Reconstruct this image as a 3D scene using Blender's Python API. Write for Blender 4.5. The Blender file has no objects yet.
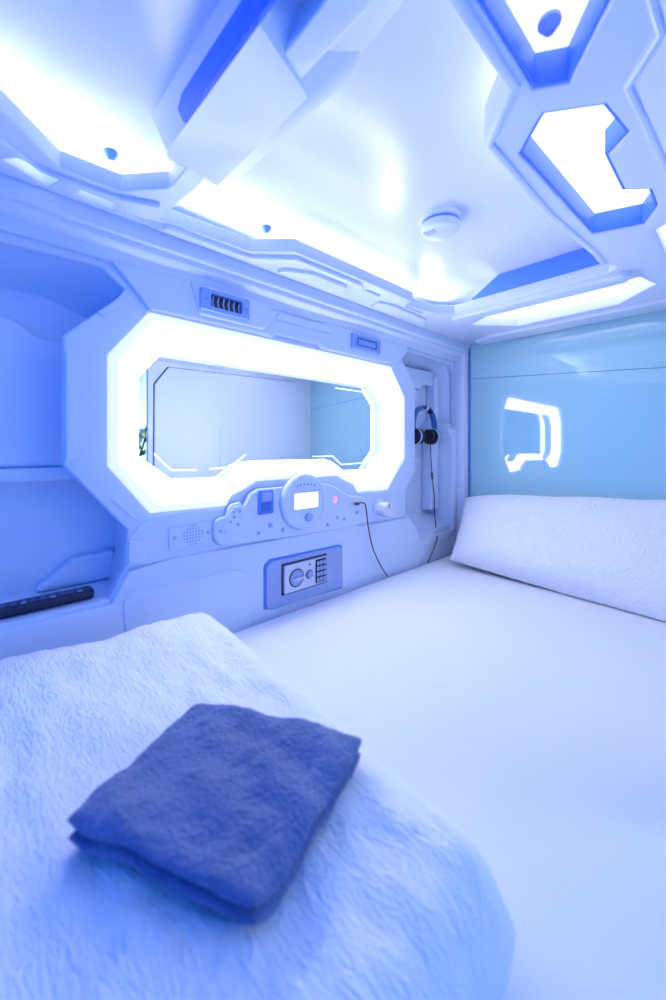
import bpy, bmesh, math, random
from mathutils import Vector, Matrix, noise
random.seed(7)
SC = bpy.context.scene
COL = SC.collection

# ------------------------------------------------------------------ camera, world, lights, exposure
cam_d = bpy.data.cameras.new('camera')
cam = bpy.data.objects.new('camera', cam_d); COL.objects.link(cam)
cam.location = (1.0, 0.0, 0.5)
cam.rotation_euler = (math.radians(90), 0, math.radians(46.2))
cam_d.sensor_fit = 'VERTICAL'; cam_d.sensor_height = 36; cam_d.sensor_width = 24
cam_d.lens = 14.4
cam_d.shift_y = -0.052
cam_d.clip_start = 0.01
cam_d.dof.use_dof = True; cam_d.dof.focus_distance = 1.7; cam_d.dof.aperture_fstop = 2.6
SC.camera = cam

W = bpy.data.worlds.new('blue_fill_light'); SC.world = W; W.use_nodes = True  # added blue fill that tints the shaded surfaces of the pod
bg = W.node_tree.nodes['Background']
bg.inputs['Color'].default_value = (0.03, 0.215, 1.0, 1)
bg.inputs['Strength'].default_value = 1.25

SC.view_settings.view_transform = 'Standard'
try: SC.view_settings.look = 'None'
except Exception: pass
SC.view_settings.gamma = 1
SC.view_settings.use_curve_mapping = False
SC.view_settings.exposure = 0.02

LED_COL = (0.86, 0.80, 1.0)
def area(name, loc, direction, sx, sy, power, color=LED_COL, spin=None):
    d = bpy.data.lights.new(name, 'AREA'); d.shape = 'RECTANGLE'; d.size = sx; d.size_y = sy
    d.energy = power; d.color = color
    o = bpy.data.objects.new(name, d); COL.objects.link(o); o.location = loc
    z = -Vector(direction).normalized()
    x = Vector(spin or (0, 1, 0)); y = z.cross(x).normalized(); x = y.cross(z)
    o.rotation_euler = Matrix((x, y, z)).transposed().to_euler()
    return o
CP = 0.75      # cove power
# LED strips hidden on top of the ceiling frame, washing the ceiling sheet (foot end: added fill)
area('cove_led_wall_bay', (0.052, 0.84, 1.060), (0.55, 0, 0.6), 0.95, 0.015, 1.9*CP)
area('cove_led_foot_bay', (0.052, 0.02, 1.060), (0.55, 0, 0.6), 0.55, 0.015, 1.8*CP)
area('bed_fill_foot_end', (0.48, -0.300, 1.048), (0, 0.55, 0.6), 0.015, 0.45, 1.7*CP, spin=(0, 1, 0.01))  # unseen strip added as fill to brighten the bedding
area('cove_led_right_bay', (0.80, 0.76, 1.068), (-0.55, 0, 0.6), 0.30, 0.015, 0.45*CP)
area('cove_led_corner', (0.13, 1.37, 1.060), (0.6, -0.1, 0.6), 0.12, 0.015, 0.5*CP)
area('corridor_lamp', (2.05, 1.75, 0.75), (1, -1.2, -0.2), 0.1, 0.4, 17.0, (1.0, 0.97, 0.85))

# ------------------------------------------------------------------ materials
def mat(name, color=(0.8, 0.8, 0.8), rough=0.4, spec=0.5, metal=0, emit=None, estr=0, coat=0, bump=None, sheen=0, var=None):
    m = bpy.data.materials.new(name); m.use_nodes = True
    nt = m.node_tree; p = nt.nodes['Principled BSDF']
    p.inputs['Base Color'].default_value = (*color, 1)
    p.inputs['Roughness'].default_value = rough
    p.inputs['Specular IOR Level'].default_value = spec
    p.inputs['Metallic'].default_value = metal
    p.inputs['Coat Weight'].default_value = coat
    p.inputs['Coat Roughness'].default_value = 0.02
    p.inputs['Sheen Weight'].default_value = sheen
    if emit:
        p.inputs['Emission Color'].default_value = (*emit, 1)
        p.inputs['Emission Strength'].default_value = estr
    tc = nt.nodes.new('ShaderNodeTexCoord')
    if bump:
        kind, scale, strength, dist = bump
        mp = nt.nodes.new('ShaderNodeMapping'); nt.links.new(tc.outputs['Object'], mp.inputs['Vector'])
        mp.inputs['Scale'].default_value = scale
        if kind == 'noise':
            t = nt.nodes.new('ShaderNodeTexNoise'); t.inputs['Scale'].default_value = 1; t.inputs['Detail'].default_value = 4
            out = t.outputs['Fac']
        elif kind == 'ripple':
            t = nt.nodes.new('ShaderNodeTexNoise'); t.inputs['Scale'].default_value = 1; t.inputs['Detail'].default_value = 2
            t.inputs['Distortion'].default_value = 1.2
            out = t.outputs['Fac']
        elif kind == 'weave':
            t = nt.nodes.new('ShaderNodeTexVoronoi'); t.inputs['Scale'].default_value = 1
            out = t.outputs['Distance']
        b = nt.nodes.new('ShaderNodeBump'); b.inputs['Strength'].default_value = strength; b.inputs['Distance'].default_value = dist
        nt.links.new(mp.outputs['Vector'], t.inputs['Vector'])
        nt.links.new(out, b.inputs['Height']); nt.links.new(b.outputs['Normal'], p.inputs['Normal'])
    if var:
        c2, scale = var
        n = nt.nodes.new('ShaderNodeTexNoise'); n.inputs['Scale'].default_value = scale; n.inputs['Detail'].default_value = 3
        nt.links.new(tc.outputs['Object'], n.inputs['Vector'])
        mx = nt.nodes.new('ShaderNodeMix'); mx.data_type = 'RGBA'
        mx.inputs['A'].default_value = (*color, 1); mx.inputs['B'].default_value = (*c2, 1)
        nt.links.new(n.outputs['Fac'], mx.inputs['Factor']); nt.links.new(mx.outputs['Result'], p.inputs['Base Color'])
    return m

M_POD = mat('pod_white_plastic', (0.70, 0.79, 0.965), 0.32, 0.5, var=((0.685, 0.775, 0.955), 3))
M_CEIL = mat('ceiling_gloss_white', (0.72, 0.79, 0.965), 0.22, 0.5, var=((0.71, 0.78, 0.96), 3))
M_LED = mat('led_diffuser', (0.9, 0.9, 0.9), 0.5, 0.3, emit=(1.0, 0.96, 0.93), estr=11.0)
M_LIP = mat('lit_lip', (0.9, 0.9, 0.95), 0.4, 0.3, emit=(0.80, 0.82, 1.0), estr=0.65)
M_PANEL = mat('ceiling_light_diffuser', (0.9, 0.9, 0.95), 0.5, 0.3, emit=(0.94, 0.93, 1.0), estr=1.2)
M_LINER_SHADE = mat('blue_liner_shade', (0.10, 0.28, 0.90), 0.4)  # for the opening liners, and for shade painted on the back riser
M_MIRROR = mat('mirror_silver', (0.90, 0.94, 0.95), 0.0, 0.5, metal=1)
M_ETCH = mat('etched_line', (0.9, 0.95, 1), 0.4, 0.3, emit=(0.9, 0.98, 1.0), estr=0.8)
M_GLASS = mat('back_painted_blue_glass', (0.37, 0.66, 0.78), 0.01, 1.0, coat=0.6, var=((0.40, 0.70, 0.77), 1.5))
M_GROOVE = mat('blue_gap', (0.10, 0.22, 0.55), 0.5)
M_GREYBLUE = mat('blue_grey_plastic', (0.36, 0.46, 0.74), 0.4)
M_MIDBLUE = mat('blue_plastic', (0.10, 0.26, 0.75), 0.35)
M_VENT = mat('vent_blue_plastic', (0.26, 0.42, 0.78), 0.35)
M_NAVY = mat('dark_navy_plastic', (0.012, 0.018, 0.06), 0.4)
M_KEY = mat('dark_key', (0.07, 0.10, 0.26), 0.4)
M_BLACK = mat('black_rubber', (0.012, 0.012, 0.02), 0.5)
M_STEEL = mat('brushed_steel', (0.62, 0.66, 0.78), 0.3, metal=0.6)
M_SILVER = mat('pale_silver', (0.75, 0.78, 0.85), 0.25, metal=0.4)
M_SCREEN = mat('lit_screen', (0.6, 0.6, 0.5), 0.3, emit=(1.0, 0.97, 0.80), estr=1.15)
M_RED = mat('red_indicator', (0.9, 0.35, 0.5), 0.3, emit=(1.0, 0.35, 0.55), estr=0.7)
M_GREEN = mat('green_indicator', (0.2, 0.6, 0.6), 0.3)
M_SHEET = mat('white_bed_sheet', (0.84, 0.86, 0.93), 0.85, 0.2, bump=('noise', (9, 9, 9), 0.25, 0.02), sheen=0.1)
M_QUILT = mat('white_crinkled_cotton', (0.86, 0.89, 0.95), 0.9, 0.1, bump=('ripple', (55, 170, 60), 0.7, 0.006), sheen=0.1)
M_PILLOW = mat('white_pillow_cotton', (0.84, 0.87, 0.95), 0.9, 0.1, bump=('ripple', (60, 34, 40), 0.7, 0.01), sheen=0.1)
M_TOWEL = mat('navy_terry', (0.065, 0.11, 0.27), 0.95, 0.05, bump=('noise', (220, 220, 220), 0.9, 0.006), sheen=0.4, var=((0.16, 0.23, 0.48), 18))
M_CORR = mat('corridor_paint', (0.80, 0.92, 0.74), 0.8)
M_LEAF = mat('dark_leaf', (0.02, 0.10, 0.03), 0.5, var=((0.03, 0.16, 0.04), 30))
M_BASE = mat('pod_base', (0.5, 0.55, 0.75), 0.6)

# ------------------------------------------------------------------ helpers
def link(name, me, m=None, parent=None, smooth=True):
    o = bpy.data.objects.new(name, me); COL.objects.link(o)
    if m: me.materials.clear(); me.materials.append(m)
    if parent: o.parent = parent
    if smooth:
        me.shade_smooth(); me.set_sharp_from_angle(angle=math.radians(32))
    return o
def bm_obj(name, bm, m, parent=None, smooth=True, recalc=True):
    if recalc: bmesh.ops.recalc_face_normals(bm, faces=bm.faces)
    me = bpy.data.meshes.new(name); bm.to_mesh(me); bm.free()
    return link(name, me, m, parent, smooth)
def root(name, label, cat, loc=(0, 0, 0), group=None):
    o = bpy.data.objects.new(name, None); COL.objects.link(o); o.location = loc
    o.empty_display_size = 0.02
    o['label'] = label; o['category'] = cat
    if group: o['group'] = group
    return o
def tag(o, label, cat, group=None):
    o['label'] = label; o['category'] = cat
    if group: o['group'] = group
    return o
def struct(o):
    o['kind'] = 'structure'; return o
PLANES = {  # local (a, b, depth) -> world
    'wall': Matrix(((0, 0, 1, 0), (1, 0, 0, 0), (0, 1, 0, 0), (0, 0, 0, 1))),      # a=Y b=Z depth=X
    'ceil': Matrix(((1, 0, 0, 0), (0, 1, 0, 0), (0, 0, 1, 0), (0, 0, 0, 1))),      # a=X b=Y depth=Z
    'back': Matrix(((1, 0, 0, 0), (0, 0, 1, 0), (0, 1, 0, 0), (0, 0, 0, 1))),      # a=X b=Z depth=Y
}
def rnd(pts, r, n=4):
    out = []; N = len(pts)
    for i in range(N):
        p = Vector(pts[i]); a = Vector(pts[i-1]) - p; b = Vector(pts[(i+1) % N]) - p
        if a.length < 1e-6 or b.length < 1e-6: out.append(tuple(p)); continue
        rr = min(r, a.length*0.45, b.length*0.45)
        p0 = p + a.normalized()*rr; p1 = p + b.normalized()*rr
        for k in range(n+1):
            t = k/n; q = p0*(1-t)**2 + p*2*t*(1-t) + p1*t*t
            out.append(tuple(q))
    return out
def rect(a0, b0, a1, b1): return [(a0, b0), (a1, b0), (a1, b1), (a0, b1)]
def circ(a, b, r, n=32, ra=None):
    return [(a + (ra or r)*math.cos(2*math.pi*k/n), b + r*math.sin(2*math.pi*k/n)) for k in range(n)]
def plate_mesh(polys, d0, d1, plane='wall', bevel=0.003, res=1):
    cu = bpy.data.curves.new('t', 'CURVE'); cu.dimensions = '2D'; cu.fill_mode = 'BOTH'
    bevel = min(bevel, (d1-d0)*0.49)
    cu.extrude = max((d1-d0)/2 - bevel, 1e-5); cu.bevel_depth = bevel; cu.bevel_resolution = res; cu.offset = -bevel
    for pts in polys:
        s = cu.splines.new('POLY'); s.points.add(len(pts)-1); s.use_cyclic_u = True
        for q, (a, b) in zip(s.points, pts): q.co = (a, b, 0, 1)
    o = bpy.data.objects.new('t', cu); COL.objects.link(o)
    dg = bpy.context.evaluated_depsgraph_get(); dg.update()
    me = bpy.data.meshes.new_from_object(o.evaluated_get(dg))
    bpy.data.objects.remove(o); bpy.data.curves.remove(cu)
    bm = bmesh.new(); bm.from_mesh(me); bpy.data.meshes.remove(me)
    bmesh.ops.remove_doubles(bm, verts=bm.verts, dist=1e-5)
    for v in bm.verts: v.co.z += (d0+d1)/2
    bm.transform(PLANES[plane])
    return bm
def plate(name, pts, d0, d1, m, parent=None, plane='wall', holes=(), bevel=0.003, res=1, smooth=True):
    return bm_obj(name, plate_mesh([pts, *holes], d0, d1, plane, bevel, res), m, parent, smooth)
def loft(bm, rings, cap0=False, cap1=False, closed=True):
    vs = [[bm.verts.new(p) for p in r] for r in rings]
    for A, B in zip(vs, vs[1:]):
        n = len(A)
        for i in range(n if closed else n-1):
            j = (i+1) % n
            try: bm.faces.new((A[i], A[j], B[j], B[i]))
            except ValueError: pass
    if cap0: bm.faces.new(vs[0][::-1])
    if cap1: bm.faces.new(vs[-1])
    return vs
def hull(name, pts, m, parent=None, bevel=0.0):
    bm = bmesh.new()
    for p in pts: bm.verts.new(p)
    r = bmesh.ops.convex_hull(bm, input=bm.verts)
    bmesh.ops.delete(bm, geom=list({g for k in ('geom_interior', 'geom_unused') for g in r[k] if isinstance(g, bmesh.types.BMVert)}), context='VERTS')
    bmesh.ops.dissolve_limit(bm, angle_limit=0.02, verts=bm.verts, edges=bm.edges)
    if bevel: bmesh.ops.bevel(bm, geom=bm.edges[:], offset=bevel, segments=2, affect='EDGES')
    return bm_obj(name, bm, m, parent)
def lathe(name, prof, axis, c, m, parent=None, n=32, scale=(1, 1)):
    """prof = [(radius, height)], axis in 'x','z','-x','-z','-y' from centre c"""
    bm = bmesh.new(); rings = []
    for r, h in prof:
        ring = []
        for k in range(n):
            a = 2*math.pi*k/n; p, q = r*math.cos(a)*scale[0], r*math.sin(a)*scale[1]
            v = {'x': (h, p, q), '-x': (-h, p, q), 'z': (p, q, h), '-z': (p, q, -h), '-y': (p, -h, q)}[axis]
            ring.append(Vector(v) + Vector(c))
        rings.append(ring)
    loft(bm, rings, True, True)
    return bm_obj(name, bm, m, parent)
def tube_mesh(pts, r, n=8, sub=6, radii=None):
    P = [Vector(p) for p in pts]
    path = []
    for i in range(len(P)-1):
        p0, p1, p2, p3 = P[max(i-1, 0)], P[i], P[i+1], P[min(i+2, len(P)-1)]
        for k in range(sub):
            t = k/sub
            path.append(0.5*((2*p1) + (p2-p0)*t + (2*p0-5*p1+4*p2-p3)*t*t + (3*p1-p0-3*p2+p3)*t**3))
    path.append(P[-1])
    bm = bmesh.new(); rings = []; up = Vector((0.31, 0.2, 0.93))
    for i, p in enumerate(path):
        d = (path[min(i+1, len(path)-1)] - path[max(i-1, 0)]).normalized()
        x = up.cross(d)
        if x.length < 1e-3: x = Vector((1, 0, 0)).cross(d)
        x.normalize(); y = d.cross(x); up = y if abs(y.dot(up)) > 0.2 else up
        rr = r if radii is None else radii[0] + (radii[1]-radii[0])*i/(len(path)-1)
        rings.append([p + x*rr*math.cos(2*math.pi*k/n) + y*rr*math.sin(2*math.pi*k/n) for k in range(n)])
    loft(bm, rings, True, True)
    return bm
def tube(name, pts, r, m, parent=None, **k): return bm_obj(name, tube_mesh(pts, r, **k), m, parent)
def join(bms):
    out = bmesh.new()
    for b in bms:
        me = bpy.data.meshes.new('j'); b.to_mesh(me); b.free(); out.from_mesh(me); bpy.data.meshes.remove(me)
    return out
def boxes(name, list_, m, parent, plane='wall', bevel=0.001):
    return bm_obj(name, join([plate_mesh([rect(*a)], d0, d1, plane, bevel) for a, d0, d1 in list_]), m, parent)

# ------------------------------------------------------------------ the shell
Y0, YB = -0.32, 1.83
O = [(.258,.709),(.346,.824),(1.272,.824),(1.363,.709),(1.363,.455),(1.25,.335),(1.085,.340),(1.065,.368),(1.012,.388),(.98,.405),
     (.645,.405),(.612,.388),(.56,.368),(.545,.342),(.349,.345),(.258,.46)]
I = [(.339,.676),(.396,.745),(1.222,.745),(1.29,.68),(1.29,.492),(1.205,.415),(1.045,.415),(1.03,.425),(1.0,.45),(.965,.46),
     (.655,.46),(.62,.45),(.595,.425),(.58,.415),(.42,.417),(.339,.48)]
NL = [(-.30,.885),(.242,.905),(.293,.868),(.278,.843),(.174,.738),(.174,.464),(.299,.31),(.293,.222),(.262,.158),(-.30,.158)]
NR = [(1.355,.872),(1.396,.905),(1.745,.905),(1.785,.85),(1.785,.13),(1.45,.125),(1.43,.19),(1.377,.225),(1.377,.32),(1.449,.40),(1.449,.72),(1.464,.745)]
wall = struct(plate('wall_left', [(Y0,-.14),(YB+.03,-.14),(YB+.03,1.0),(Y0,1.0)], -.03, 0.0, M_POD, holes=[O, NL, NR], bevel=0.005, res=2))
def recess(name, hole, inner, depth, lip=-.004):
    bm = bmesh.new()
    mid = [((a*.4+c*.6), (b*.4+d*.6)) for (a, b), (c, d) in zip(hole, inner)]
    ca = sum(a for a, b in hole)/len(hole); cb = sum(b for a, b in hole)/len(hole)
    hx = [(a+math.copysign(.006, a-ca), b+math.copysign(.006, b-cb)) for a, b in hole]
    loft(bm, [[(-.012, a, b) for a, b in hx], [(-depth*.8, a, b) for a, b in mid], [(-depth, a, b) for a, b in inner]], False, True)
    return bm_obj(name, bm, M_POD, wall)
NLi = [(-.30,.865),(.16,.855),(.26,.82),(.26,.80),(.235,.74),(.235,.47),(.315,.33),(.315,.26),(.305,.172),(-.30,.165)]
recess('shelf_niche', NL, NLi, .15)
NRi = [(1.40,.845),(1.425,.87),(1.70,.87),(1.73,.83),(1.73,.19),(1.49,.19),(1.47,.22),(1.42,.25),(1.42,.31),(1.46,.40),(1.46,.71),(1.47,.74)]
recess('headphone_niche', NR, NRi, .11)
# sculpted panels of the niches
plate('arched_panel', rnd([(-.29,.46),(.225,.455),(.232,.47),(.232,.748),(.165,.748),(.132,.758),(.108,.784),(.08,.788),(-.29,.79)], .014), -.152, -.115, M_POD, wall, bevel=.010, res=3)
plate('niche_rib', rnd([(-.29,.425),(.215,.425),(.228,.435),(.228,.456),(-.29,.456)], .006), -.152, -.100, M_POD, wall, bevel=.008, res=3)
plate('lower_niche_panel', rnd([(.14,.170),(.150,.185),(.183,.208),(.211,.235),(.305,.24),(.305,.170)], .012), -.152, -.12, M_POD, wall, bevel=.008, res=3)
plate('niche_step', rnd([(1.47,.775),(1.60,.775),(1.63,.80),(1.71,.80),(1.71,.87),(1.43,.87),(1.42,.85)], .015), -.112, -.07, M_POD, wall, bevel=.010, res=3)
plate('niche_side_step', rnd([(1.66,.20),(1.735,.20),(1.735,.85),(1.70,.85),(1.70,.64),(1.66,.60)], .015), -.112, -.055, M_POD, wall, bevel=.012, res=3)
plate('niche_hook_plate', rnd([(1.452,.43),(1.61,.43),(1.61,.455),(1.452,.455)], .006), -.112, -.085, M_POD, wall, bevel=.006, res=2)
# proud upper panel over the mirror, with a wedge-shaped end
plate('upper_panel', [(.246,.935),(.345,.831),(.70,.831),(.712,.842),(.88,.842),(.892,.831),(1.276,.831),(1.345,.87),(1.385,.935)], -.002, .014, M_POD, wall, bevel=.006, res=3)
plate('upper_relief', rnd([(.44,.925),(.465,.845),(.66,.845),(.685,.87),(.685,.905),(.70,.915),(.90,.915),(.91,.925)], .008), .012, .020, M_POD, wall, bevel=.004, res=2)
plate('upper_relief', rnd([(.70,.885),(.93,.885),(.945,.90),(.945,.91),(.72,.91)], .006), .012, .018, M_POD, wall, bevel=.003, res=2)
plate('octagon_side_strip', rnd([(.176,.475),(.194,.475),(.200,.49),(.200,.70),(.194,.705),(.176,.705)], .004), -.012, .006, M_POD, wall, bevel=.003)
plate('octagon_corner_strip', [(.262,.385),(.31,.335),(.322,.335),(.274,.385)], -.004, .005, M_POD, wall, bevel=.002)
plate('octagon_corner_strip', [(.235,.80),(.29,.845),(.30,.838),(.245,.793)], -.004, .005, M_POD, wall, bevel=.002)
# lower body of the wall with a ledge
plate('lower_body', rnd([(Y0,-.14),(1.80,-.14),(1.80,.105),(1.47,.11),(1.44,.165),(1.39,.205),(1.33,.21),(1.10,.212),(1.06,.224),(.60,.226),(.40,.226),(.296,.214),(.262,.150),(Y0,.150)], .006),
      -.004, .012, M_POD, wall, bevel=.006, res=3)
plate('access_panel', rnd([(.30,-.10),(.60,-.10),(.615,-.08),(.615,.12),(.60,.15),(.57,.165),(.30,.165),(.285,.15)], .02), .010, .0165, M_POD, wall, bevel=.004, res=2)
plate('middle_body', rnd([(.296,.222),(1.06,.222),(1.372,.212),(1.372,.325),(1.255,.33),(1.09,.334),(1.075,.33),(.55,.33),(.54,.337),(.37,.338),(.325,.32),(.30,.29)], .006), -.004, .005, M_POD, wall, bevel=.004, res=2)
plate('ledge_block', rnd([(.297,.228),(.335,.228),(.335,.278),(.305,.283),(.297,.275)], .003), .0, .012, M_POD, wall, bevel=.004, res=2)
# corner moulding where the wall meets the blue glass
plate('corner_moulding', rect(1.775,.004,YB,.985), -.03, .055, M_POD, wall, bevel=.022, res=5)
plate('corner_moulding_rib', rnd([(1.70,.62),(1.78,.58),(1.78,.10),(1.735,.10),(1.735,.55),(1.70,.575)], .01), -.10, .02, M_POD, wall, bevel=.015, res=3)
# cornice rail along the top of the wall
prof = [(-.03,.918),(.012,.918),(.020,.925),(.024,.938),(.040,.944),(.046,.950),(.046,.962),(.053,.966),(.056,.972),(.056,1.02),(-.03,1.02)]
bm = bmesh.new()
loft(bm, [[(x, Y0, z) for x, z in prof], [(x, YB, z) for x, z in prof]], True, True)
struct(bm_obj('trim_1', bm, M_POD))
bm = None

# ceiling sheet
struct(plate('ceiling', rect(-.05, Y0, 1.03, YB+.05), 1.10, 1.13, M_CEIL, plane='ceil', bevel=.002))
# ceiling frame
bay1 = [(.235,-.22),(.235,.052),(.146,.143),(.153,.240),(.225,.305),(.27,.305),(.63,.305),(.72,.30),(.74,.25),(.74,-.22)]
bay2 = [(.270,.345),(.103,.332),(.118,.553),(.198,.636),(.202,1.144),(.165,1.15),(.185,1.30),(.235,1.363),(.335,1.363),(.72,1.363),(.745,1.33),(.722,1.28),(.722,1.20),(.700,.92),(.700,.64),(.771,.565),(.771,.345)]
opA = [(.785,.20),(.790,.588),(.829,.614),(.896,.53),(.896,.20)]
opB = [(.728,.70),(.785,.640),(.855,.690),(.868,.78),(.832,.815),(.832,.945),(.868,.98),(.868,1.06),(.835,1.125),(.745,1.09)]
opC = [(.21,1.53),(.34,1.462),(.775,1.462),(.80,1.56),(.68,1.685),(.34,1.685)]
slots = [[(.068,.137),(.10,.066),(.13,.092),(.118,.152)],
         [(.072,.18),(.100,.185),(.097,.252),(.070,.252)],
         [(.066,.268),(.092,.268),(.088,.340),(.064,.340)],
         [(.115,.66),(.135,.66),(.150,.70),(.150,.72)],
         [(.150,.95),(.165,.96),(.165,1.02),(.15,1.03)],
         [(.150,1.16),(.160,1.17),(.170,1.28),(.150,1.28)]]
opD = [(.85,1.17),(.90,1.15),(.93,1.22),(.93,1.36),(.88,1.40),(.85,1.34)]
frame = struct(plate('trim_2', [(.0,-.30),(.98,-.30),(.98,YB),(.0,YB)], 1.0, 1.035, M_POD, plane='ceil', holes=[bay1, bay2, opA, opB, opC, opD, *slots], bevel=.004, res=2))
# thicker raised edges round the bays and coloured liners inside the openings
def offset(pts, d, closed=False):
    out = []; N = len(pts); P = [Vector(p) for p in pts]
    for k in range(N):
        a = P[k-1] if (k or closed) else None; b = P[(k+1) % N] if (k < N-1 or closed) else None
        ds = [v.normalized() for v in ((P[k]-a) if a else None, (b-P[k]) if b else None) if v is not None]
        ns = [Vector((-v.y, v.x)) for v in ds]; n = sum(ns, Vector((0, 0))).normalized()
        out.append(tuple(P[k] + n*d/max(.4, n.dot(ns[0]))))
    return out
def ribbon(name, pts, d, z0, z1, m, closed=False, bevel=.002):
    q = offset(pts, d, closed)
    if closed: return plate(name, q, z0, z1, m, frame, plane='ceil', holes=[pts], bevel=bevel)
    return plate(name, list(pts) + q[::-1], z0, z1, m, frame, plane='ceil', bevel=bevel)
ribbon('inner_rim', [(.767,.36),(.767,.563),(.696,.638),(.696,.92),(.718,1.20),(.718,1.28)], -.014, .996, 1.068, M_POD, bevel=.004)
ribbon('opening_liner', opA, -.005, 1.003, 1.048, M_LINER_SHADE, True)
ribbon('opening_liner', opB, .005, 1.003, 1.048, M_LINER_SHADE, True)
RG = [(.922,.20),(.924,.52),(.927,.614),(.884,.672),(.897,.917),(.905,1.14)]
bm = bmesh.new()
loft(bm, [[(x, y, .998) for x, y in RG], [(.992, y, .950) for x, y in RG], [(.992, y, 1.002) for x, y in RG], [(x, y, 1.002) for x, y in RG]], closed=False)
bm_obj('side_facet', bm, M_POD, frame)
bm_obj('side_rim', tube_mesh([(x, y, .998) for x, y in RG], .006, n=8, sub=1), M_POD, frame)
ribbon('inner_rim', [(.235,-.219),(.74,-.219)], -.014, .997, 1.064, M_POD, bevel=.004)  # unseen rim added to keep the foot-end fill out of the glass reflection
# raised sculpted strips on the wall side of the frame
plate('sculpted_strip', rnd([(.085,.34),(.10,.35),(.108,.56),(.185,.65),(.188,.90),(.165,.93),(.165,.70),(.085,.60)], .006), .988, 1.003, M_POD, frame, plane='ceil', bevel=.004, res=2)
plate('sculpted_strip', rnd([(.140,-.28),(.18,-.28),(.18,.05),(.130,.12),(.138,.24),(.17,.31),(.10,.31),(.10,.27),(.125,.24),(.122,.16),(.140,.09)], .004), .990, 1.003, M_POD, frame, plane='ceil', bevel=.004, res=2)
plate('sculpted_strip', rnd([(.083,.66),(.11,.67),(.145,.74),(.145,.88),(.10,.92),(.083,.92)], .008), .988, 1.003, M_POD, frame, plane='ceil', bevel=.004, res=2)
plate('sculpted_strip', rnd([(.083,1.06),(.13,1.05),(.145,1.12),(.135,1.33),(.083,1.38)], .008), .990, 1.003, M_POD, frame, plane='ceil', bevel=.004, res=2)
plate('back_lip', rnd([(.22,1.365),(.75,1.365),(.77,1.395),(.75,1.43),(.30,1.43),(.22,1.48),(.20,1.44)], .006), .982, 1.004, M_POD, frame, plane='ceil', bevel=.005, res=2)
plate('back_strip', rnd([(.20,1.715),(.85,1.715),(.90,1.75),(.90,1.815),(.12,1.815),(.12,1.76)], .006), .985, 1.003, M_POD, frame, plane='ceil', bevel=.005, res=2)
plate('back_shade_riser', [(.30,1.040),(.33,1.03),(.735,1.03),(.735,1.098),(.40,1.098)], 1.366, 1.376, M_LINER_SHADE, frame, plane='back', bevel=.001)  # blue strip standing in for the shadow along the back edge
# cross beam over the foot bay
hull('cross_beam', [(.325,.262,.996),(.602,.262,.996),(.567,.366,.996),(.300,.366,.996),(.26,.290,1.03),(.625,.262,1.03),(.625,.30,1.03),(.20,.47,1.104),(.56,.475,1.104),(.60,.45,1.104),(.25,.262,1.104),(.64,.262,1.104)], M_POD, frame)
plate('beam_shade', [(.400,.998),(.70,.998),(.72,1.05),(.395,1.046),(.380,1.03)], .2575, .264, mat('deep_blue_shade', (.0,.17,.90), .4), frame, plane='back', bevel=.001)  # deep blue plate that paints the shade of the beam's near face
hull('beam_step', [(.58,.27,1.045),(.74,.29,1.045),(.74,.35,1.045),(.60,.375,1.045),(.58,.262,1.104),(.78,.262,1.104),(.78,.43,1.104),(.58,.46,1.104)], M_POD, frame)
# luminous diffuser over the back opening
lp = tag(plate('light_panel', [(.19,1.54),(.335,1.45),(.785,1.45),(.812,1.56),(.685,1.70),(.33,1.70)], 1.034, 1.044, M_PANEL, plane='ceil', bevel=.002), 'long white ceiling light panel glowing in the frame above the blue glass', 'ceiling light')
plate('light_panel', [(.78,.18),(.78,.595),(.83,.63),(.91,.54),(.91,.18)], 1.048, 1.054, M_PANEL, plane='ceil', bevel=.002)
tag(bpy.data.objects['light_panel.001'], 'white ceiling light panel glowing in the tapering opening at the top right', 'ceiling light')
tag(plate('light_panel', [(.715,.70),(.785,.625),(.87,.68),(.885,.78),(.885,1.07),(.845,1.14),(.735,1.10)], 1.048, 1.054, M_PANEL, plane='ceil', bevel=.002), 'white ceiling light panel in the notched opening between smoke alarm and right edge', 'ceiling light')
tag(plate('light_panel', [(.84,1.16),(.90,1.14),(.94,1.21),(.94,1.37),(.88,1.41),(.84,1.35)], 1.045, 1.053, M_PANEL, plane='ceil', bevel=.002), 'small white ceiling light panel at the right edge near the back', 'ceiling light')

# back wall of blue glass
bw = struct(plate('wall_back', rect(.05,-.14,1.0,1.0), YB, YB+.02, M_GLASS, plane='back', bevel=.001, smooth=False))
bm = tube_mesh([(.057, YB-.0004, .836), (.50, YB-.0004, .806), (.98, YB-.0004, .772)], .0012, n=6, sub=2)
bm_obj('seam', bm, M_GROOVE, bw)
struct(plate('trim_3', rect(.045,-.14,.058,.985), YB-.012, YB+.002, M_GROOVE, plane='back', bevel=.001))

# right wall (seen in the mirror) with its chamfered panel, entrance beside the camera
wr = struct(plate('wall_right', rect(.735,-.14,YB+.03,1.0), .985, 1.01, M_POD, bevel=.003))
P2 = [(.76,.07),(.82,.01),(1.70,.01),(1.765,.07),(1.765,.855),(1.685,.945),(.835,.925),(.765,.83)]
plate('gap', [(a+(.004 if a>1.2 else -.003), b+(.004 if b>.5 else -.004)) for a, b in P2], .979, .987, M_NAVY, wr, bevel=.001)
plate('panel', P2, .968, .984, M_POD, wr, bevel=.003)
bm = tube_mesh([(.9677,1.13,.36),(.9677,1.13,.62)], .0010, n=6, sub=2)
bm_obj('seam', bm, M_GREYBLUE, wr)
# corridor outside the entrance
struct(plate('wall_corridor', rect(.30,-1.2,3.2,2.4), 2.3, 2.36, M_CORR, bevel=.002))
struct(plate('floor', rect(-.05,Y0,1.03,YB+.03), -.20, -.14, M_BASE, plane='ceil', bevel=.002))

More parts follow.
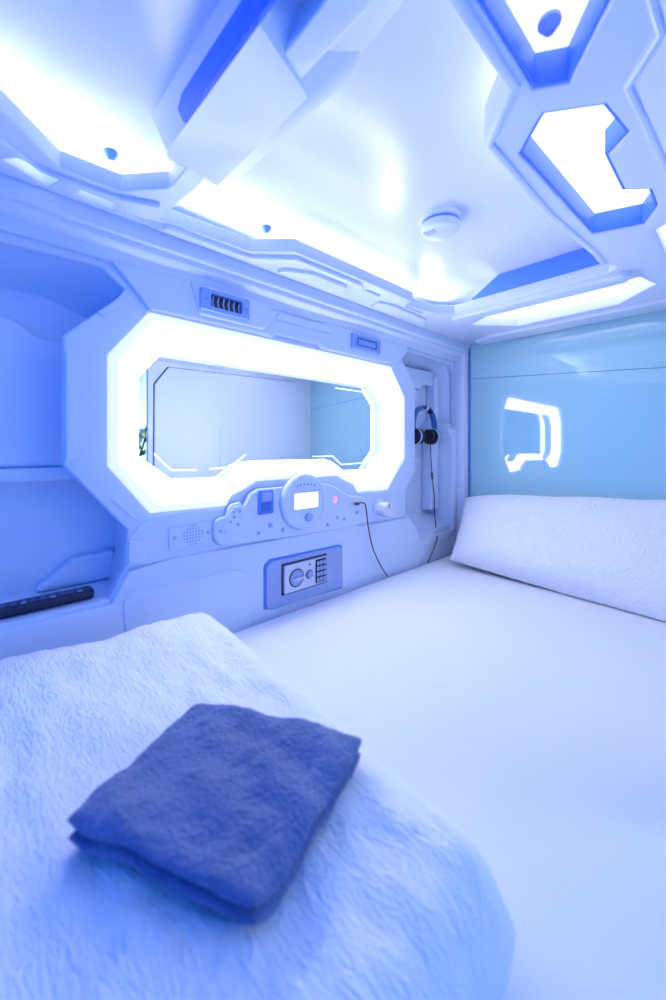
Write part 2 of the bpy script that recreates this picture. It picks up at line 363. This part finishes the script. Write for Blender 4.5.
# ------------------------------------------------------------------ lit mirror
mr = root('lit_mirror', 'octagonal wall mirror with a wide glowing white light frame', 'mirror', (0, .81, .6))
def at(o): o.matrix_parent_inverse = Matrix.Translation(-Vector(mr.location)); return o
def lerp(f): return [(a+(c-a)*f, b+(d-b)*f) for (a, b), (c, d) in zip(O, I)]
bm = bmesh.new()
loft(bm, [[(-.02, a, b) for a, b in lerp(-.02)], [(.007, a, b) for a, b in lerp(0)], [(.009, a, b) for a, b in lerp(.03)], [(.009, a, b) for a, b in lerp(.22)], [(.006, a, b) for a, b in lerp(.26)]])
at(bm_obj('outer_lip', bm, M_LIP, mr))
bm = bmesh.new()
loft(bm, [[(.006, a, b) for a, b in lerp(.26)], [(-.014, a, b) for a, b in lerp(.31)]])
at(bm_obj('groove', bm, M_POD, mr))
bm = bmesh.new()
loft(bm, [[(-.014, a, b) for a, b in lerp(.31)], [(-.008, a, b) for a, b in lerp(.35)], [(-.022, a, b) for a, b in lerp(.74)], [(-.030, a, b) for a, b in lerp(.82)], [(-.052, a, b) for a, b in lerp(1)]])
at(bm_obj('light_frame', bm, M_LED, mr))
bm = bmesh.new()
loft(bm, [[(-.052, a, b) for a, b in I], [(-.076, a, b) for a, b in I]])
at(bm_obj('reveal', bm, M_POD, mr))
at(plate('mirror_glass', [(a, b) for a, b in lerp(.93)], -.082, -.076, M_MIRROR, mr, bevel=.0005, smooth=False))
def strip(pts, w, x):
    bm = bmesh.new(); P = [Vector(p) for p in pts]; L = []; R = []
    for i, p in enumerate(P):
        d = (P[min(i+1, len(P)-1)] - P[max(i-1, 0)]).normalized(); n = Vector((-d.y, d.x))*w/2
        L.append((x, *(p+n))); R.append((x, *(p-n)))
    a = [[bm.verts.new(v) for v in s] for s in (L, R)]
    for i in range(len(P)-1): bm.faces.new((a[0][i], a[0][i+1], a[1][i+1], a[1][i]))
    r = bmesh.ops.extrude_face_region(bm, geom=bm.faces[:])
    for v in [g for g in r['geom'] if isinstance(g, bmesh.types.BMVert)]: v.co.x += .0008
    return bm
for pts in ([(1.045,.725),(1.195,.725),(1.262,.66),(1.262,.62)], [(1.262,.55),(1.262,.505),(1.195,.440),(1.075,.437),(1.03,.470),(.93,.470)],
            [(.385,.485),(.43,.440),(.50,.438)], [(.66,.480),(.60,.442),(.54,.440)]):
    at(bm_obj('etched_line', strip(pts, .0035, -.0758), M_ETCH, mr, smooth=False))

# ------------------------------------------------------------------ fittings on the wall
def off(o, r): o.matrix_parent_inverse = Matrix.Translation(-Vector(r.location)); return o
v = root('vent_grille', 'blue framed air vent with dark louvres above the mirror', 'vent', (.014, .552, .884))
off(plate('frame', rnd(rect(.481,.857,.623,.912), .004), .012, .026, M_VENT, v, holes=[rnd(rect(.508,.868,.600,.902), .006)], bevel=.002), v)
off(plate('backing', rect(.505,.866,.603,.904), .0125, .0140, M_NAVY, v, bevel=.0005), v)
for k in range(6):
    y = .516 + k*.0155
    off(plate('louvre', [(y+.002,.868),(y+.0055,.868),(y+.002,.885),(y+.0055,.902),(y+.002,.902),(y-.002,.885)], .0148, .0168, M_VENT, v, bevel=.0005), v)
for y in (.494, .612): off(lathe('screw', [(.0035, 0), (.0035, .001), (.002, .0015)], 'x', (.0258, y, .884), M_MIDBLUE, v, n=12), v)
for ch in [o for o in bpy.data.objects if o.parent == v]: ch.data.transform(Matrix.Translation((.0075, -.018, 0)))
v = root('vent_flap', 'small blue rectangular vent panel above the right end of mirror', 'vent', (.014, 1.11, .884))
off(plate('frame', rnd(rect(1.034,.858,1.189,.911), .004), .012, .024, M_VENT, v, holes=[rnd(rect(1.058,.870,1.168,.899), .004)], bevel=.002), v)
off(plate('backing', rect(1.055,.868,1.171,.901), .013, .017, M_MIDBLUE, v, bevel=.0005), v)
off(plate('flap', rnd(rect(1.066,.874,1.160,.895), .003), .0165, .0225, M_VENT, v, bevel=.002), v)

s = root('speaker_plate', 'pale wall plate with a round perforated speaker, left of the console', 'speaker', (.005, .448, .276))
off(plate('plate', rnd(rect(.390,.249,.505,.304), .004), .004, .010, M_POD, s, bevel=.002), s)
off(bm_obj('grille', join([plate_mesh([circ(.452+i*.0078, .277+j*.0078, .0026, 10)], .0085, .0106, 'wall', .0003) for i in range(-3, 4) for j in range(-3, 4) if i*i+j*j < 11]), M_GREYBLUE, s), s)
for y in (.404, .492): off(lathe('screw', [(.0045, 0), (.0045, .001), (.0025, .002)], 'x', (.0098, y, .277), M_GREYBLUE, s, n=14), s)

# control console
c = root('control_console', 'stepped white control console with round lit display under the mirror', 'control panel', (.005, .82, .30))
CO = rnd([(.524,.262),(.540,.240),(.56,.236),(.80,.226),(1.08,.222),(1.11,.24),(1.13,.31),(1.10,.322),(1.04,.330),(1.0,.350),(.965,.370),(.92,.382),(.66,.382),(.632,.368),(.62,.345),(.612,.335),(.610,.343),(.60,.350),(.575,.346),(.566,.335),(.562,.316),(.534,.312),(.524,.30)], .008)
off(plate('shadow_gap', [(.82+(a-.82)*1.012, .30+(b-.30)*1.03) for a, b in CO], .003, .007, M_GREYBLUE, c, bevel=.0008), c)
off(plate('body', CO, .004, .022, M_POD, c, bevel=.004, res=3), c)
off(plate('switch_plate', rnd([(.548,.268),(.60,.268),(.606,.275),(.606,.335),(.60,.342),(.575,.340),(.568,.330)], .006), .020, .027, M_POD, c, bevel=.003, res=2), c)
for y, z in ((.566,.300),(.590,.290),(.576,.326),(.594,.326),(.578,.312)): off(lathe('button', [(.0042,0),(.0042,.002),(.003,.003)], 'x', (.0265,y,z), M_GREYBLUE, c, n=14), c)
off(lathe('button', [(.005,0),(.005,.003),(.004,.004)], 'x', (.0215,.540,.278), M_GREYBLUE, c, n=14), c)
bl = off(plate('blue_switch', rnd(rect(.656,.308,.708,.378), .006), .020, .029, M_MIDBLUE, c, bevel=.003, res=2), c)
off(plate('rocker', rnd(rect(.665,.345,.699,.371), .004), .028, .0315, M_GREYBLUE, c, bevel=.002), c)
off(plate('rocker', rnd(rect(.665,.315,.699,.341), .004), .028, .0310, mat('deep_blue_key', (.05,.16,.6), .3), c, bevel=.002), c)
dd = off(lathe('display_housing', [(.088,0),(.088,.012),(.084,.018),(.076,.020),(.074,.0185),(.02,.0185)], 'x', (.021,.822,.333), M_POD, c, n=56), c)
off(bm_obj('housing_gap', plate_mesh([circ(.822,.333,.0905,48)], .0195, .023), M_GREYBLUE, c), c)
off(plate('screen_bezel', rnd(rect(.770,.308,.876,.364), .004), .039, .0415, M_SILVER, c, bevel=.001), c)
off(plate('screen', rnd(rect(.775,.312,.871,.360), .003), .041, .0425, M_SCREEN, c, bevel=.0005), c)
for k in range(6): off(lathe('button', [(.0035,0),(.0035,.0015),(.0025,.0022)], 'x', (.0393,.788+k*.014,.383+.004*math.sin(k/5*math.pi)), M_GREYBLUE, c, n=12), c)
off(lathe('dial', [(.014,0),(.013,.008),(.011,.0095),(.004,.0095)], 'x', (.0393,.832,.283), M_GREYBLUE, c, n=28), c)
off(lathe('indicator', [(.010,0),(.010,.003),(.007,.005)], 'x', (.0215,.965,.325), M_RED, c, n=24), c)['label'] = 'round red indicator light'
off(lathe('indicator', [(.006,0),(.006,.003),(.004,.004)], 'x', (.0215,.975,.262), M_GREEN, c, n=20), c)['label'] = 'small green indicator light'
for y, z, r in ((.70,.272,.007),(.745,.252,.006),(.66,.255,.005),(.93,.243,.006),(1.01,.252,.005),(1.075,.268,.007)):
    off(lathe('button', [(r,0),(r,.003),(r*.75,.004)], 'x', (.0215,y,z), M_GREYBLUE, c, n=18), c)
off(lathe('socket', [(.010,0),(.010,.004),(.006,.005)], 'x', (.0215,1.062,.302), M_STEEL, c, n=24), c)

for ch in [o for o in bpy.data.objects if o.parent == c]: ch.data.transform(Matrix.Translation((0, -.018, 0)))

k_ = root('volume_dial', 'round silver dial knob on the wall right of the console', 'knob', (.005, 1.200, .266))
off(lathe('dial_base', [(.036,0),(.036,.006),(.032,.010),(.02,.010)], 'x', (.004,1.200,.266), M_POD, k_, n=40), k_)
off(lathe('knob', [(.028,0),(.027,.038),(.024,.042),(.010,.043)], 'x', (.0135,1.200,.266), M_SILVER, k_, n=40), k_)
off(boxes('pointer', [((1.1985,.272,1.2015,.288), .0555, .0572)], M_NAVY, k_, bevel=.0003), k_)

# safe
sf = root('wall_safe', 'small grey electronic safe with dial and keypad set low in the wall', 'safe', (.012, .837, .088))
off(plate('surround', rnd([(.671,.020),(.69,.008),(1.003,.004),(1.003,.152),(.985,.160),(.69,.164),(.671,.150)], .008), .010, .020, M_GREYBLUE, sf, holes=[rect(.728,.043,.922,.146)], bevel=.004, res=2), sf)
off(plate('surround_gap', rnd([(.664,.012),(1.008,-.004),(1.008,.158),(.99,.166),(.685,.171),(.664,.155)], .008), .010, .0125, M_MIDBLUE, sf, bevel=.0008), sf)
off(plate('door_gap', rect(.724,.040,.926,.150), .0115, .0145, M_NAVY, sf, bevel=.0005), sf)
dr = off(plate('door', rnd(rect(.734,.048,.917,.141), .003), .013, .027, M_STEEL, sf, bevel=.002), sf)
off(lathe('dial_ring', [(.027,0),(.027,.004),(.022,.006),(.021,.004),(.01,.004)], 'x', (.026,.782,.092), M_GREYBLUE, sf, n=40), sf)
off(lathe('dial_gap', [(.031,0),(.031,.0012),(.02,.0012)], 'x', (.0265,.782,.092), M_NAVY, sf, n=40), sf)
off(boxes('dial_handle', [((.760,.088,.804,.096), .029, .040)], M_STEEL, sf, bevel=.003), sf)
off(lathe('key_knob', [(.013,0),(.012,.008),(.009,.009)], 'x', (.0265,.836,.092), M_GREYBLUE, sf, n=28), sf)
off(lathe('key_knob_gap', [(.0155,0),(.0155,.0012),(.01,.0012)], 'x', (.0265,.836,.092), M_NAVY, sf, n=28), sf)
off(lathe('indicator', [(.0035,0),(.0035,.002)], 'x', (.0265,.838,.126), M_NAVY, sf, n=12), sf)
kp = off(plate('keypad', rnd(rect(.864,.054,.912,.136), .003), .026, .0295, M_NAVY, sf, bevel=.001), sf)
for i in range(3):
    for j in range(4):
        kb = bm_obj('key', plate_mesh([rnd(rect(.867+i*.0148,.0575+j*.0195,.8785+i*.0148,.0720+j*.0195), .002)], .029, .0315), M_GREYBLUE, kp)
for ch in [o for o in bpy.data.objects if o.parent in (sf, kp)]: ch.data.transform(Matrix.Translation((0, .67, .16)) @ Matrix.Diagonal((1, .955, .92, 1)) @ Matrix.Translation((0, -.67, -.16)))

# ------------------------------------------------------------------ headphones in the niche
h = root('headphones', 'blue and black over-ear headphones hanging in the wall niche', 'headphones', (-.05, 1.60, .585))
HX = -.045
def arc(r, a0, a1, n): return [(HX, 1.585 + r*math.sin(a0+(a1-a0)*k/n), .60 + 1.05*r*math.cos(a0+(a1-a0)*k/n)) for k in range(n+1)]
def band(rad, w, th, a0, a1, n=28):
    bm = bmesh.new(); rings = []
    for k in range(n+1):
        a = a0+(a1-a0)*k/n; ring = []
        for q in range(12):
            b = 2*math.pi*q/12; rr = rad + th*math.cos(b); x = HX + w*math.sin(b)
            ring.append((x, 1.585+rr*math.sin(a), .600+1.06*rr*math.cos(a)))
        rings.append(ring)
    loft(bm, rings, True, True); return bm
off(bm_obj('headband', band(.088, .016, .0045, -1.75, 1.75), mat('headband_blue', (.06,.20,.50), .35), h), h)
off(bm_obj('headband_pad', band(.082, .013, .004, -.75, .75), M_NAVY, h), h)
for sgn in (-1, 1):
    cy = 1.585 + sgn*.058
    e = off(lathe('ear_cup', [(.020,0),(.034,.004),(.037,.012),(.036,.022),(.028,.026)], '-y' if sgn > 0 else '-y', (HX, cy+.013*sgn+.013, .553), M_NAVY, h, n=36), h)
    off(lathe('cup_ring', [(.0385,-.003),(.0395,0),(.0395,.004),(.0385,.007)], '-y', (HX, cy+.013*sgn+.0, .553), M_STEEL, h, n=36), h)
    off(lathe('ear_pad', [(.020,0),(.031,.002),(.035,.008),(.031,.014),(.020,.016)], '-y', (HX, cy-.013*sgn + (.002 if sgn > 0 else .012), .553), M_BLACK, h, n=36), h)
tag(bm_obj('headphone_hook', join([tube_mesh([(-.11,1.585,.672),(-.07,1.585,.672),(-.032,1.585,.674),(-.022,1.585,.69)], .006), plate_mesh([rnd(rect(1.565,.652,1.605,.692), .006)], -.113, -.104)]), M_POD), 'small white hook in the niche that holds up the headphones', 'hook')
tag(tube('headphone_cable', [(HX,1.640,.517),(-.045,1.648,.42),(-.045,1.655,.36),(-.045,1.672,.27),(-.042,1.672,.18),(-.015,1.640,.128),(.020,1.590,.085),(.026,1.545,.04),(.034,1.495,.003)], .0022, M_BLACK), 'thin black cable dangling from the headphones down to the bed', 'cable')
off_clip = bm_obj('inline_control', tube_mesh([(-.045,1.652,.385),(-.045,1.656,.352)], .0045), M_BLACK, bpy.data.objects['headphone_cable'])
pc = tag(tube('plug_cable', [(.0275,1.044,.302),(.044,1.062,.305),(.042,1.082,.290),(.034,1.105,.21),(.030,1.135,.13),(.026,1.180,.06),(.030,1.222,.003)], .0022, M_BLACK), 'thin black cable plugged into the console and falling to the bed', 'cable')
bm_obj('plug', tube_mesh([(.0275,1.044,.302),(.042,1.046,.302)], .0045), M_BLACK, pc)

# ------------------------------------------------------------------ remote control on the shelf
r = root('remote_control', 'long black remote control lying on the niche shelf', 'remote', (-.06, .06, .158))
RA = math.radians(2)
def rm(o): o.parent = r; return o
rb = rm(bm_obj('body', plate_mesh([rnd(rect(-.12,-.022,.185,.022), .012)], 0.0, .020, 'ceil', .006, 3), M_NAVY))
for i in range(16):
    for j in range(3):
        rm(bm_obj('key', plate_mesh([rnd(rect(-.10+i*.0168,-.015+j*.0105,-.090+i*.0168,-.008+j*.0105), .0015)], .0185, .0215, 'ceil', .0007), M_KEY if (i*3+j) % 9 else M_GREYBLUE))
r.rotation_euler = (0, math.radians(-0), math.radians(90))
r.location = (-.055, .055, .1585)
tilt = 1

# ------------------------------------------------------------------ bedding
def softbox(x0, x1, y0, y1, z0, z1, nx, ny, rad, f=None):
    bm = bmesh.new()
    bmesh.ops.create_cube(bm, size=1)
    for v in bm.verts: v.co = ((x0+x1)/2+v.co.x*(x1-x0), (y0+y1)/2+v.co.y*(y1-y0), (z0+z1)/2+v.co.z*(z1-z0))
    bmesh.ops.bevel(bm, geom=bm.edges[:], offset=rad, segments=5, affect='EDGES', profile=.5)
    return bm
tag(bm_obj('mattress', softbox(.018,.972,-.30,1.822,-.14,.0,1,1,.022), M_SHEET), 'wide mattress under a smooth white fitted sheet, filling the pod', 'mattress')

def fnoise(x, y, z, s): return noise.noise(Vector((x*s, y*s, z*s)))
def cushion(N, M, plan, height, bottom):
    """closed surface from a grid: plan(s,t)->(x,y), height/bottom(s,t)->z"""
    bm = bmesh.new(); T = []; B = []
    for i in range(N+1):
        T.append([]); B.append([])
        for j in range(M+1):
            s, t = i/N, j/M; x, y = plan(s, t)
            T[i].append(bm.verts.new((x, y, height(s, t, x, y))))
            edge = i in (0, N) or j in (0, M)
            B[i].append(T[i][j] if edge else bm.verts.new((x, y, bottom(s, t, x, y))))
    for i in range(N):
        for j in range(M):
            bm.faces.new((T[i][j], T[i+1][j], T[i+1][j+1], T[i][j+1]))
            f = [B[i][j], B[i][j+1], B[i+1][j+1], B[i+1][j]]
            bm.faces.new(f)
    return bm
def ease(s):   # cluster samples near the rims
    return .5-.5*math.cos(math.pi*s)
PA, PB, PC, PD = Vector((.02,-.29)), Vector((.855,-.29)), Vector((.862,.395)), Vector((.145,.455))
def dplan(s, t):
    s, t = ease(s), ease(t)
    # rounded corners in plan
    u, w = 2*s-1, 2*t-1
    k = .16
    uu = u*math.sqrt(max(0, 1-k*w*w*w*w*w*w*.5)); ww = w*math.sqrt(max(0, 1-k*u*u*u*u*u*u*.5))
    s, t = (uu+1)/2, (ww+1)/2
    p = PA*(1-s)*(1-t) + PB*s*(1-t) + PC*s*t + PD*(1-s)*t
    n = .006*fnoise(p.x, p.y, 0, 9)
    return p.x+n, p.y+n
def rim(s, t, ws, wt):
    s, t = ease(s), ease(t)
    d = min(1, min(s, 1-s)/ws); e = min(1, min(t, 1-t)/wt)
    return math.sqrt(max(0, 1-(1-d)**2))*math.sqrt(max(0, 1-(1-e)**2))
def dwave(x, y): return .009*fnoise(x, y, .3, 7) + .006*fnoise(x*1.0, y*2.2, 1.7, 14) + .0025*fnoise(x, y, 4, 60) + .02*math.exp(-((x-.2)/.12)**2)
def dtop(s, t, x, y):
    g = rim(s, t, .075, .085)
    return .045 + g*(.082 + dwave(x, y))
def dbot(s, t, x, y): return .045 - .043*min(1, rim(s, t, .06, .07)*1.02)
tag(bm_obj('folded_duvet', cushion(150, 130, dplan, dtop, dbot), M_QUILT), 'thick white crinkled duvet folded across the foot of the bed', 'duvet')

def pillow():
    bm = bmesh.new(); N, Mm = 90, 50; w, hh = .455, .215
    F_, B_ = [], []
    for i in range(N+1):
        F_.append([]); B_.append([])
        for j in range(Mm+1):
            u = 2*ease(i/N)-1; q = 2*ease(j/Mm)-1
            pinch_x = 1-.03*(1-q*q)*abs(u)**3 ; pinch_y = 1-.04*(1-u*u)**1*abs(q)**3
            a = u*w*pinch_x; b = q*hh*pinch_y
            th = (max(0, 1-u**4)**.55)*(max(0, 1-q**4)**.55)
            wr = .010*fnoise(a, b, .9, 6) + .006*fnoise(a, b*2, 2.1, 13)
            bb = b*(1+.17*a/w) + .010*fnoise(a, 0, 5, 5)*(q > 0)*q - .012*(q > 0)*q
            a += -.035*q*max(0, -u)**2
            F_[i].append(bm.verts.new((a, bb, th*(.098+wr))))
            edge = i in (0, N) or j in (0, Mm)
            B_[i].append(F_[i][j] if edge else bm.verts.new((a, bb, -th*.052)))
    for i in range(N):
        for j in range(Mm):
            bm.faces.new((F_[i][j], F_[i+1][j], F_[i+1][j+1], F_[i][j+1]))
            bm.faces.new((B_[i][j], B_[i][j+1], B_[i+1][j+1], B_[i+1][j]))
    return bm
bm = pillow()
# local: a along X, b up the slope, c outward (towards the camera)
ang = math.radians(43)
ey = Vector((0, math.cos(ang), math.sin(ang))); ez = Vector((0, -math.sin(ang), math.cos(ang)))
Mt = Matrix(((1, 0, 0, .545), (0, ey.y, ez.y, 1.655), (0, ey.z, ez.z, .150), (0, 0, 0, 1)))
bm.transform(Mt)
for v in bm.verts:
    if v.co.z < .004: v.co.z = .004 - .002*math.tanh((.004-v.co.z)*10)
    if v.co.y > 1.826: v.co.y = 1.826
tag(bm_obj('pillow', bm, M_PILLOW), 'plump white crinkled pillow leaning on the blue glass at the bed head', 'pillow')

# folded towel: three stacked leaves joined at the fold
TC = [Vector((.569,.072)), Vector((.748,.164)), Vector((.689,.353)), Vector((.475,.242))]
def towel_leaf(z0, th, grow, seed):
    c = sum(TC, Vector((0, 0)))/4
    Q = [c + (p-c)*grow for p in TC]
    def plan(s, t):
        s, t = ease(s), ease(t)
        u, w = 2*s-1, 2*t-1
        s, t = (u*(1-.035*w**6)+1)/2, (w*(1-.035*u**6)+1)/2
        p = Q[0]*(1-s)*(1-t) + Q[1]*s*(1-t) + Q[2]*s*t + Q[3]*(1-s)*t
        return p.x + 0.0015*fnoise(p.x, p.y, seed, 22), p.y + 0.0015*fnoise(p.x, p.y, seed+5, 22)
    base = lambda x, y: z0 + dwave(x, y)
    top = lambda s, t, x, y: base(x, y) + th*.5 + (th*.5)*rim(s, t, .09, .10) + rim(s, t, .2, .2)*(.006*fnoise(x, y, seed, 16) + .003*fnoise(x*2, y, seed, 40))
    bot = lambda s, t, x, y: base(x, y) + th*.5 - (th*.5)*rim(s, t, .06, .07)
    return cushion(60, 60, plan, top, bot)
tw = root('folded_towel', 'dark blue towel folded into a rectangle lying on the white duvet', 'towel', (.62, .21, .13))
off(bm_obj('upper_fold', towel_leaf(.1505, .0165, 1.0, 3), M_TOWEL, tw), tw)
off(bm_obj('lower_fold', towel_leaf(.1335, .0170, .99, 8), M_TOWEL, tw), tw)

# ------------------------------------------------------------------ ceiling fittings
sd = root('smoke_alarm', 'round white smoke alarm on the ceiling sheet', 'smoke alarm', (.44, .925, 1.10))
def sdp(o): o.parent = sd; return o
sdp(lathe('base', [(.052,0),(.052,.010),(.050,.012),(.045,.013)], '-z', (0,0,0), M_POD, n=48))
sdp(lathe('vent_shade_band', [(.046,.011),(.046,.021),(.04,.022)], '-z', (0,0,0), M_MIDBLUE, n=48))  # vent band, its blue colour carrying the shadow between base and cap
sdp(lathe('cap', [(.045,.020),(.050,.021),(.050,.029),(.046,.036),(.036,.040),(.015,.041)], '-z', (0,0,0), M_POD, n=48))
sdp(bm_obj('sounder_slot', join([plate_mesh([rect(-.030+i*.008,-.018-j*.0075,-.025+i*.008,-.0135-j*.0075)], -.0415, -.0395, 'ceil', .0003) for i in range(4) for j in range(3)]), M_GREYBLUE))
for (x, y, lab) in ((.100,.236,'small blue ceiling stud in the foot bay beside the cross beam'), (.088,.622,'small blue ceiling stud in the cove above the vent with dark louvres'), (.822,.555,'small pale blue ceiling stud inside the tapering ceiling opening')):
    tag(lathe('ceiling_stud', [(.014,0),(.014,.005),(.010,.010),(.006,.016),(.003,.017)], '-z', (x, y, 1.10 if x < .8 else 1.048), M_MIDBLUE if x < .8 else M_GREYBLUE, n=20), lab, 'stud')

# sprig in the corridor, seen in the mirror strip
pl = root('leaf_sprig', 'dark green leafy sprig reflected at the left edge of mirror', 'plant', (2.29, 1.12, .55))
off(tube('stem', [(2.29,1.10,.38),(2.28,1.13,.48),(2.285,1.16,.58),(2.29,1.165,.66)], .008, M_LEAF, pl), pl)
for k, (y, z, a, L) in enumerate([(1.165,.64,.3,.07),(1.16,.58,-1.0,.08),(1.15,.55,.9,.07),(1.13,.49,-.8,.07),(1.12,.44,.7,.06)]):
    bm = bmesh.new(); rows = []
    for i in range(7):
        f = i/6; wv = .018*math.sin(math.pi*min(1, f*.95+.05)); d = Vector((0, math.sin(a), math.cos(a))); n = Vector((0, math.cos(a), -math.sin(a)))
        p = Vector((2.282-.02*math.sin(f*2), y, z)) + d*L*f
        rows.append([p-n*wv, p+Vector((-.004, 0, 0)), p+n*wv, p+Vector((.002, 0, 0))])
    loft(bm, rows, True, True)
    off(bm_obj('leaf', bm, M_LEAF, pl), pl)
